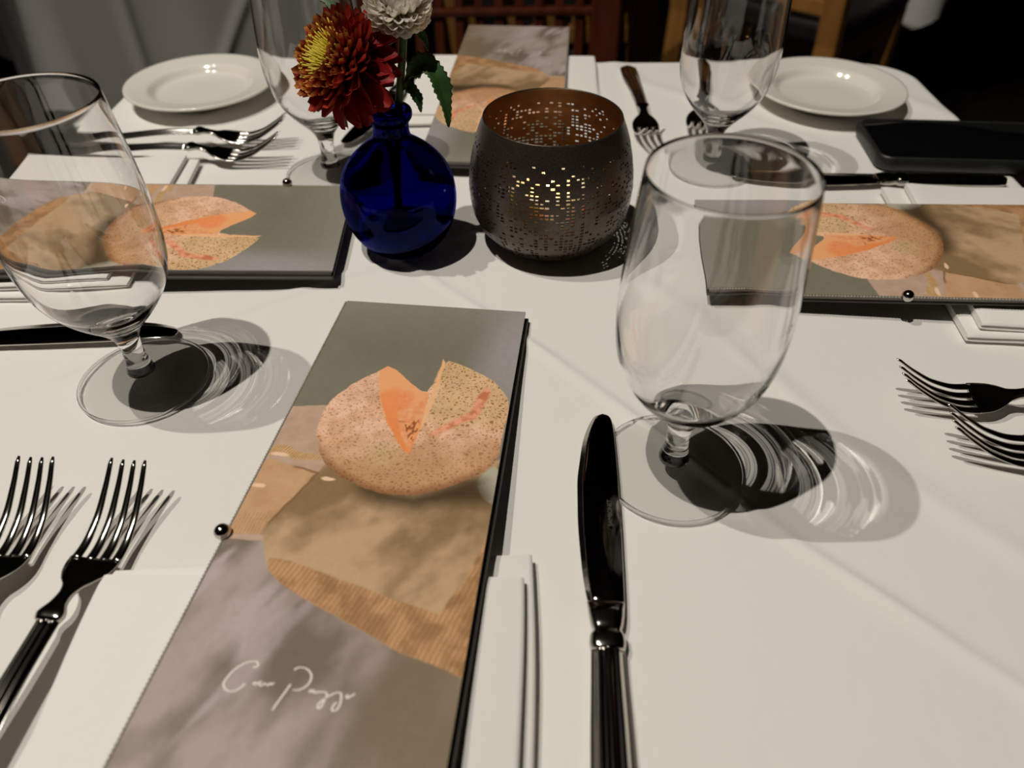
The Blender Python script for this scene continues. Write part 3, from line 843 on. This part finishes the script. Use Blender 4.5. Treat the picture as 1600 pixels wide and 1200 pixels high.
def petal_mat(name, cols, var, rough=.55, thin=.22):
    m = mat(name, cols[-1][1], rough, 0, .3)
    a = nd(m, 'ShaderNodeAttribute', attribute_name='along'); r = nd(m, 'ShaderNodeValToRGB')
    el = r.color_ramp.elements
    while len(el) < len(cols): el.new(.5)
    for e_, (p, c) in zip(el, cols): e_.position = p; e_.color = (*c, 1)
    oi = nd(m, 'ShaderNodeObjectInfo'); hs = nd(m, 'ShaderNodeHueSaturation')
    mr = nd(m, 'ShaderNodeMapRange'); mr.inputs['To Min'].default_value = 1 - var; mr.inputs['To Max'].default_value = 1 + var
    lk(m, oi.outputs['Random'], mr.inputs['Value']); lk(m, mr.outputs[0], hs.inputs['Value'])
    lk(m, a.outputs['Fac'], r.inputs[0]); lk(m, r.outputs[0], hs.inputs['Color']); lk(m, hs.outputs[0], bsdf(m).inputs['Base Color'])
    tr = nd(m, 'ShaderNodeBsdfTranslucent'); mx = nd(m, 'ShaderNodeMixShader'); mx.inputs[0].default_value = thin
    lk(m, hs.outputs[0], tr.inputs[0]); lk(m, bsdf(m).outputs[0], mx.inputs[1]); lk(m, tr.outputs[0], mx.inputs[2])
    lk(m, mx.outputs[0], m.node_tree.nodes['Material Output'].inputs[0])
    return m
M_RED_IN = petal_mat('orange_red_petal', [(.0, (.50, .26, .02)), (.40, (.36, .045, .010)), (.86, (.32, .018, .010)), (1.0, (.66, .30, .07))], .25)
M_RED = petal_mat('red_petal', [(.0, (.30, .03, .006)), (.6, (.30, .014, .009)), (1.0, (.42, .045, .018))], .3)
M_RED_OUT = petal_mat('crimson_petal', [(.0, (.16, .004, .004)), (.7, (.24, .006, .008)), (1.0, (.32, .016, .014))], .3)
M_WHITE_P = petal_mat('white_petal', [(.0, (.50, .45, .24)), (.35, (.74, .70, .58)), (1.0, (.90, .86, .79))], .06, .55, .45)
M_YEL = noise_var(mat('yellow_floret', (.55, .42, .02), .6), (.45, .36, .02), (.66, .54, .04), 800)
M_STEMG = noise_var(mat('green_stem', (.06, .12, .03), .5), (.045, .09, .02), (.09, .16, .04), 200)
M_LEAF = noise_var(mat('green_leaf', (.03, .09, .015), .45), (.018, .06, .010), (.045, .12, .022), 120)

def flower(name, centre, axis, rings, meshes, core, label, cat='flower', ball=0.0):
    """rings: (polar angle deg, count, mesh key, scale, base offset)"""
    c = Vector(centre); n = Vector(axis).normalized()
    a = n.orthogonal().normalized(); b = n.cross(a)
    e = tag(empty(name, (c.x, c.y, c.z + T)), label, cat)
    rr = random.Random(hash(name) % 7 if False else len(name))
    for k, (th, cnt, key, sc, off) in enumerate(rings):
        for i in range(cnt):
            ph = 2 * PI * (i + .5 * (k % 2)) / cnt + rr.uniform(-.09, .09)
            t = math.radians(th + rr.uniform(-5, 5))
            rad = a * math.cos(ph) + b * math.sin(ph)
            d = (n * math.cos(t) + rad * math.sin(t)).normalized()
            X = (-a * math.sin(ph) + b * math.cos(ph)).normalized()
            X = (X + d * rr.uniform(-.1, .1)); X = (X - d * X.dot(d)).normalized()
            Z = X.cross(d)
            # the hollow of the petal faces the axis
            if Z.dot(n * math.sin(t) - rad * math.cos(t)) < 0: X = -X; Z = -Z
            s = sc * rr.uniform(.88, 1.12)
            M = Matrix((X * s * rr.uniform(.9, 1.1), d * s, Z * s)).transposed().to_4x4()
            M.translation = n * off + rad * .0025 * math.sin(t) + d * ball
            o = link('petal', meshes[key], e); o.matrix_local = M
    if core:
        mb = MB(); cnt, R, hgt, m_ = core
        for i in range(cnt):
            q = (i + .5) / cnt; r = R * math.sqrt(q); ph = i * 2.39996
            d = (n + (a * math.cos(ph) + b * math.sin(ph)) * .75 * q).normalized()
            p0 = (a * math.cos(ph) + b * math.sin(ph)) * r * .55
            mb.tube([p0, p0 + d * hgt * .6, p0 + d * hgt * (1 + .12 * q)], [.0007, .0009, .0004], 5)
        tag(mb.build('florets', m_, e), kind='stuff')
    return e
R_IN = petal_mesh('petal', .0200, .0056, .45, .60, M_RED_IN, tipw=.55)
R_MID = petal_mesh('petal', .0250, .0082, .45, .45, M_RED, tipw=.5)
R_OUT = petal_mesh('petal', .0300, .0115, -.35, .28, M_RED_OUT, tipw=.45)
red = flower('red_chrysanthemum', (-.0990, .4500, .1290), (-.66, -.46, .60),
    [(50, 22, 'i', .72, .004), (55, 26, 'i', .90, .0035), (61, 28, 'i', 1.06, .003), (67, 30, 'i', 1.18, .002), (74, 30, 'i', 1.26, .001), (80, 26, 'm', 1.08, 0),
     (88, 25, 'm', 1.14, -.001), (96, 23, 'm', 1.18, -.002), (105, 20, 'o', 1.06, -.0035), (115, 18, 'o', 1.04, -.005), (127, 14, 'o', .95, -.0065)],
    {'i': R_IN, 'm': R_MID, 'o': R_OUT}, (120, .0135, .0178, M_YEL), 'large red chrysanthemum with yellow heart leaning out of the blue vase')
W_IN = petal_mesh('petal', .0105, .0060, .95, .55, M_WHITE_P, tipw=.6)
W_OUT = petal_mesh('petal', .0115, .0068, .70, .50, M_WHITE_P, tipw=.6)
white = flower('white_chrysanthemum', (-.0640, .4640, .1565), (.10, -.45, .88),
    [(6, 5, 'i', .9, 0), (20, 10, 'i', 1.0, 0), (35, 15, 'i', 1.05, 0), (50, 19, 'i', 1.08, 0), (65, 22, 'i', 1.1, 0), (80, 23, 'o', 1.05, 0), (95, 23, 'o', 1.05, 0), (110, 21, 'o', 1.02, 0), (124, 18, 'o', 1.0, 0), (138, 14, 'o', .95, 0), (152, 9, 'o', .85, 0)],
    {'i': W_IN, 'o': W_OUT}, None, 'white pompom chrysanthemum standing upright above the blue vase', ball=.0062)

def stem(parent, pts, r0, r1):
    o0 = parent.location
    P = [Vector(p) + Vector((0, 0, T)) - o0 for p in pts]
    q = []
    for i in range(len(P) - 1):
        p0, p1, p2, p3 = P[max(i - 1, 0)], P[i], P[i + 1], P[min(i + 2, len(P) - 1)]
        for t in (0, .2, .4, .6, .8): q.append(.5 * ((2 * p1) + (p2 - p0) * t + (2 * p0 - 5 * p1 + 4 * p2 - p3) * t * t + (3 * p1 - p0 - 3 * p2 + p3) * t ** 3))
    q.append(P[-1])
    return MB().tube(q, list(np.linspace(r0, r1, len(q))), 10).build('stem', M_STEMG, parent)
stem(red, [(-.0900, .4520, .1200), (-.0855, .4535, .1120), (-.0800, .4550, .0980), (-.0770, .4570, .0760), (-.0740, .4590, .0100)], .0023, .0021)
stem(white, [(-.0605, .4650, .1550), (-.0640, .4645, .1300), (-.0690, .4620, .1000), (-.0720, .4605, .0760), (-.0790, .4570, .0105)], .0025, .0023)

def leaf(parent, mid, width, name='leaf', lobes=3, nrm=(0, -.3, 1), depth=.25):
    """serrated, lobed leaf along a 3-D midrib, thickened"""
    o0 = parent.location
    P = [Vector(p) + Vector((0, 0, T)) - o0 for p in mid]
    q = []
    for i in range(len(P) - 1):
        p0, p1, p2, p3 = P[max(i - 1, 0)], P[i], P[i + 1], P[min(i + 2, len(P) - 1)]
        for t in np.linspace(0, 1, 9)[:-1]: q.append(.5 * ((2 * p1) + (p2 - p0) * t + (2 * p0 - 5 * p1 + 4 * p2 - p3) * t * t + (3 * p1 - p0 - 3 * p2 + p3) * t ** 3))
    q.append(P[-1])
    n = len(q); V = []; F = []; ns = 9
    for i, p in enumerate(q):
        t = i / (n - 1)
        d = (q[min(i + 1, n - 1)] - q[max(i - 1, 0)]).normalized()
        side = d.cross(Vector(nrm)).normalized(); up = side.cross(d)
        w = width * math.sin(PI * min(1, t ** .75)) ** .75
        w *= (1 - depth * abs(math.sin(lobes * PI * t))) * (1 + .10 * (1 if i % 2 else -1))
        if t < .22: w = width * .06 + w * (t / .22) ** 3
        for j in range(ns):
            s = -1 + 2 * j / (ns - 1)
            V.append(p + side * s * w / 2 + up * (abs(s) * w * .20 - .0004 * math.cos(j * PI)))
    for i in range(n - 1):
        for j in range(ns - 1): F.append((i * ns + j, i * ns + j + 1, (i + 1) * ns + j + 1, (i + 1) * ns + j))
    o = MB().add(V, F).build(name, M_LEAF, parent)
    so = o.modifiers.new('thick', 'SOLIDIFY'); so.thickness = .0004
    return o
leaf(white, [(-.0665, .4630, .1090), (-.0590, .4600, .1210), (-.0490, .4560, .1255), (-.0420, .4510, .1190), (-.0385, .4470, .1050), (-.0375, .4440, .0930)], .0150, nrm=(.3, -.8, .6))
leaf(white, [(-.0660, .4630, .1080), (-.0610, .4570, .1130), (-.0560, .4540, .1070), (-.0545, .4520, .0990)], .0085, nrm=(.2, -.9, .4))
leaf(white, [(-.0630, .4650, .1400), (-.0570, .4640, .1440), (-.0510, .4630, .1400), (-.0480, .4620, .1320)], .0070, nrm=(.2, -.8, .6))
leaf(red, [(-.0990, .4700, .1500), (-.1060, .4740, .1560), (-.1130, .4760, .1590)], .0060, nrm=(.1, -.8, .6))

# ------------------------------------------------------------------ pierced candle holder
HX, HY = .0270, .4680
hold = tag(empty('votive_holder', (HX, HY, T + .0012)), 'round pierced bronze metal candle holder with amber lining', 'candle holder')
vp = [(.0, .0300), (.004, .0375), (.010, .0440), (.016, .0490), (.024, .0527), (.034, .0546), (.044, .0552), (.054, .0544), (.064, .0527), (.074, .0503), (.082, .0475), (.0885, .0447)]
def vr(z): return interp(vp, z)[0] if False else float(np.interp(z, [p[0] for p in vp], [p[1] for p in vp]))
def pierced_shell(inset, seed=3):
    """wall of the bowl with a linen-like pattern of real small holes"""
    r = random.Random(seed)
    NA, NZ = 104, 29
    z0, z1 = .009, .078
    cw = [r.random() ** 1.2 for _ in range(NA)]; rw = [r.random() for _ in range(NZ)]
    holes = {}
    for j in range(NZ):
        for i in range(NA):
            loc = .5 + .5 * math.sin(i * .31 + 1.7 * math.sin(j * .23)) * math.sin(j * .41 + i * .07)
            pr = .12 + .62 * cw[i] * (.35 + .65 * rw[j]) + .25 * loc
            pr *= 1.0 if j < NZ - 6 else .55
            if r.random() < pr: holes[i, j] = (r.uniform(.52, .84), r.uniform(.45, .74))
    mb = MB()
    def pt(a, z): rad = vr(z) - inset; return (rad * math.cos(a), rad * math.sin(a), z)
    da = 2 * PI / NA; dz = (z1 - z0) / NZ
    V = []; F = []
    grid = {}
    def gid(i, j):
        k = (i % NA, j)
        if k not in grid: grid[k] = len(V); V.append(pt(k[0] * da, z0 + j * dz))
        return grid[k]
    for j in range(NZ):
        for i in range(NA):
            A, B, C, D = gid(i, j), gid(i + 1, j), gid(i + 1, j + 1), gid(i, j + 1)
            if (i, j) in holes:
                hx, hz = holes[i, j]
                ca, cz = (i + .5) * da, z0 + (j + .5) * dz
                k = len(V)
                for sa, sz in ((-1, -1), (1, -1), (1, 1), (-1, 1)): V.append(pt(ca + sa * hx * da / 2, cz + sz * hz * dz / 2))
                for sa, sz in ((-1, -1), (1, -1), (1, 1), (-1, 1)):
                    rad = vr(cz) - .0004; V.append((rad * math.cos(ca + sa * hx * da / 2), rad * math.sin(ca + sa * hx * da / 2), cz + sz * hz * dz / 2))
                q = (A, B, C, D)
                for s in range(4):
                    t = (s + 1) % 4
                    F.append((q[s], q[t], k + t, k + s))
                    F.append((k + s, k + t, k + 4 + t, k + 4 + s))
            else: F.append((A, B, C, D))
    # plain bands below and above
    def band(zs):
        prev = None
        for z in zs:
            ring = [len(V) + i for i in range(NA)]
            V.extend(pt(i * da, z) for i in range(NA))
            if prev:
                for i in range(NA): F.append((prev[i], prev[(i + 1) % NA], ring[(i + 1) % NA], ring[i]))
            prev = ring
    band(list(np.linspace(0, z0, 6))); band(list(np.linspace(z1, .0885, 7)))
    k = len(V); V.append((0, 0, .0 + inset)); ring = [len(V) + i for i in range(NA)]
    V.extend(pt(i * da, 0 + inset * .5) for i in range(NA))
    for i in range(NA): F.append((k, ring[i], ring[(i + 1) % NA]))
    return MB().add(V, F)
M_BRONZE = mat('dark_bronze', (.10, .08, .065), .30, .75)
noise_var(M_BRONZE, (.066, .053, .043), (.115, .094, .076), 900, 3, (1, 1, 1), .35, 1400, .0003)
M_AMBER = mat('amber_lining', (.30, .085, .012), .38, .35)
noise_var(M_AMBER, (.060, .019, .004), (.095, .032, .006), 120, 3)
auto(pierced_shell(0).build('outer_shell', M_BRONZE, hold, recalc=False), 60)
auto(pierced_shell(.0009).build('amber_lining', M_AMBER, hold, recalc=False), 60)
rim = [(.0447 + .0006 * math.cos(a) - .0004, .0885 + .0007 * math.sin(a)) for a in np.linspace(0, 2 * PI, 10)]
MB().lathe(rim, 124).build('rim', M_BRONZE, hold)
tl = tag(empty('votive_candle', (HX - .002, HY - .002, T + .0034)), 'short lit wax candle inside the pierced bronze holder', 'candle')
M_TIN = mat('tin_cup', (.6, .58, .54), .3, 1.0); M_WAX = mat('white_wax', (.8, .72, .55), .4)
b = bsdf(M_WAX); b.inputs['Subsurface Weight'].default_value = 1.0; b.inputs['Subsurface Radius'].default_value = (1.0, .75, .45); b.inputs['Subsurface Scale'].default_value = .02
MB().lathe([(0, 0), (.0275, 0), (.0280, .001), (.0280, .0060), (.0274, .0060), (.0274, .0012), (0, .0012)], 48).build('cup', M_TIN, tl)
MB().lathe([(0, .0014), (.0262, .0014), (.0268, .0030), (.0266, .0400), (.0250, .0415), (.0200, .0405), (.0120, .0340), (0, .0325)], 48).build('wax', M_WAX, tl)
MB().tube([(0, 0, .030), (0, .0003, .0385)], .0006, 6).build('wick', M_SEAT, tl)
MB().lathe([(.0002, .0370), (.0018, .0390), (.0029, .0420), (.0027, .0460), (.0016, .0505), (.0002, .0550)], 16).build('flame', emission('candle_flame', (1, .62, .22), 45), tl)

# ------------------------------------------------------------------ chairs and neighbours in the dark room behind
def make_chair(name, wood, seat_m, nslat=10, sw=.007):
    """slat-back dining chair, origin on the floor at its middle, front towards -y"""
    e = empty(name)
    W, D, H = .43, .42, .45
    o = bevel(MB().box((0, 0, H + .02), (W, D, .05)).build('seat', seat_m, e, smooth=False), .015, 3)
    for s in (-1, 1):
        bevel(MB().box((s * (W / 2 - .022), -D / 2 + .025, H / 2), (.04, .04, H)).build('leg', wood, e, smooth=False), .004)
        mb = MB(); rings = []
        for z, y in ((0, D / 2 + .03), (.25, D / 2 - .005), (.45, D / 2 - .015), (.70, D / 2 + .02), (.96, D / 2 + .085)):
            rings.append([(s * (W / 2 - .022) + dx, y + dy, z) for dx, dy in ((-.024, -.018), (.024, -.018), (.024, .018), (-.024, .018))])
        bevel(mb.loft(rings).build('back_post', wood, e, smooth=False), .004)
        bevel(MB().box((s * (W / 2 - .022), 0, H - .04), (.024, D - .06, .06)).build('side_rail', wood, e, smooth=False), .003)
    bevel(MB().box((0, -D / 2 + .025, H - .04), (W - .06, .022, .06)).build('front_rail', wood, e, smooth=False), .003)
    bevel(MB().box((0, D / 2 + .068, .915), (W - .02, .026, .09)).build('top_rail', wood, e, smooth=False), .006)
    bevel(MB().box((0, D / 2 + .0065, .645), (W - .07, .020, .013)).build('cross_rail', wood, e, smooth=False), .004)
    bevel(MB().box((0, D / 2 - .006, .525), (W - .07, .022, .034)).build('cross_rail', wood, e, smooth=False), .004)
    for k in range(nslat):
        x = -(W - .13) / 2 + (W - .13) * k / (nslat - 1)
        rings = [[(x + dx, y + dy, z) for dx, dy in ((-sw, -.007), (sw, -.007), (sw, .007), (-sw, .007))] for z, y in ((.51, D / 2 - .008), (.70, D / 2 + .018), (.90, D / 2 + .066))]
        bevel(MB().loft(rings).build('slat', wood, e, smooth=False), .002)
    return e
ch = make_chair('dining_chair', M_WOOD, M_SEAT)
def put_chair(src, first, loc, rz, lab):
    e = src if first else copy_tree(src)
    e.location = loc; e.rotation_euler = (0, 0, rz)
    return tag(e, lab, 'chair', 'slat-back dining chairs')
put_chair(ch, True, (-.030, 1.12, 0), .02, 'dark mahogany slat-back chair behind the far menu')
put_chair(ch, False, (-.78, .47, 0), 1.60, 'dark mahogany slat-back chair beside the table edge with the vase side menu')
put_chair(ch, False, (.86, .52, 0), -1.52, 'dark mahogany slat-back chair beside the phone')
hc = make_chair('dining_chair', M_HONEY, M_SEAT, 5, .022)
put_chair(hc, True, (.06, 1.80, 0), PI + .05, 'honey coloured wooden chair seen through the slats of the mahogany chair')
put_chair(hc, False, (.70, 2.02, 0), PI - .75, 'honey coloured wooden chair standing askew behind the glass with the bread plate')

def cloth_table(x, y, yaw, half, drop, seed, lab, corner):
    t = tag(empty('side_table', (x, y, 0), yaw), 'square table under ' + lab, 'table')
    MB().box((0, 0, T - .03), (2 * half - .02, 2 * half - .02, .04)).build('tabletop', M_WOOD, t, smooth=False)
    MB().lathe([(0, .03), (.05, .03), (.04, .3), (.05, T - .06), (0, T - .06)], 20).build('column', M_SEAT, t)
    MB().lathe([(0, 0), (.24, 0), (.24, .012), (.06, .03), (0, .03)], 28).build('base_plate', M_SEAT, t)
    c = draped_cloth('tablecloth', half, 100, .02, drop, [], M_CLOTH2, .010, seed, corner, 3.0, 40, True)
    c.location = (x, y, T); c.rotation_euler = (0, 0, yaw)
    return tag(c, lab, 'tablecloth')
_a = math.radians(40); _h = .45
_c = Vector((-1.10, 1.90)) + Vector((math.cos(_a), math.sin(_a))) * _h + Vector((-math.sin(_a), math.cos(_a))) * _h
cloth_table(_c.x, _c.y, _a, _h, .55, 2, 'long white cloth in shade hanging from the neighbouring table', -.14)
cloth_table(1.325, 2.66, math.radians(20), .36, .30, 4, 'short white cloth with a pointed corner in the dark behind the phone', .35)

e = tag(empty('banquette', (2.0, 1.25, 0), -.35), 'dark olive upholstered banquette bench beyond the phone', 'bench')
bevel(MB().box((0, 0, .22), (.70, 1.7, .36)).build('base', M_BENCH, e, smooth=False), .01)
bevel(MB().box((-.02, 0, .44), (.74, 1.68, .11)).build('seat_cushion', M_BENCH, e, smooth=False), .035, 4)
bevel(MB().box((.33, 0, .74), (.14, 1.68, .56)).build('backrest', M_BENCH, e, smooth=False), .04, 4)
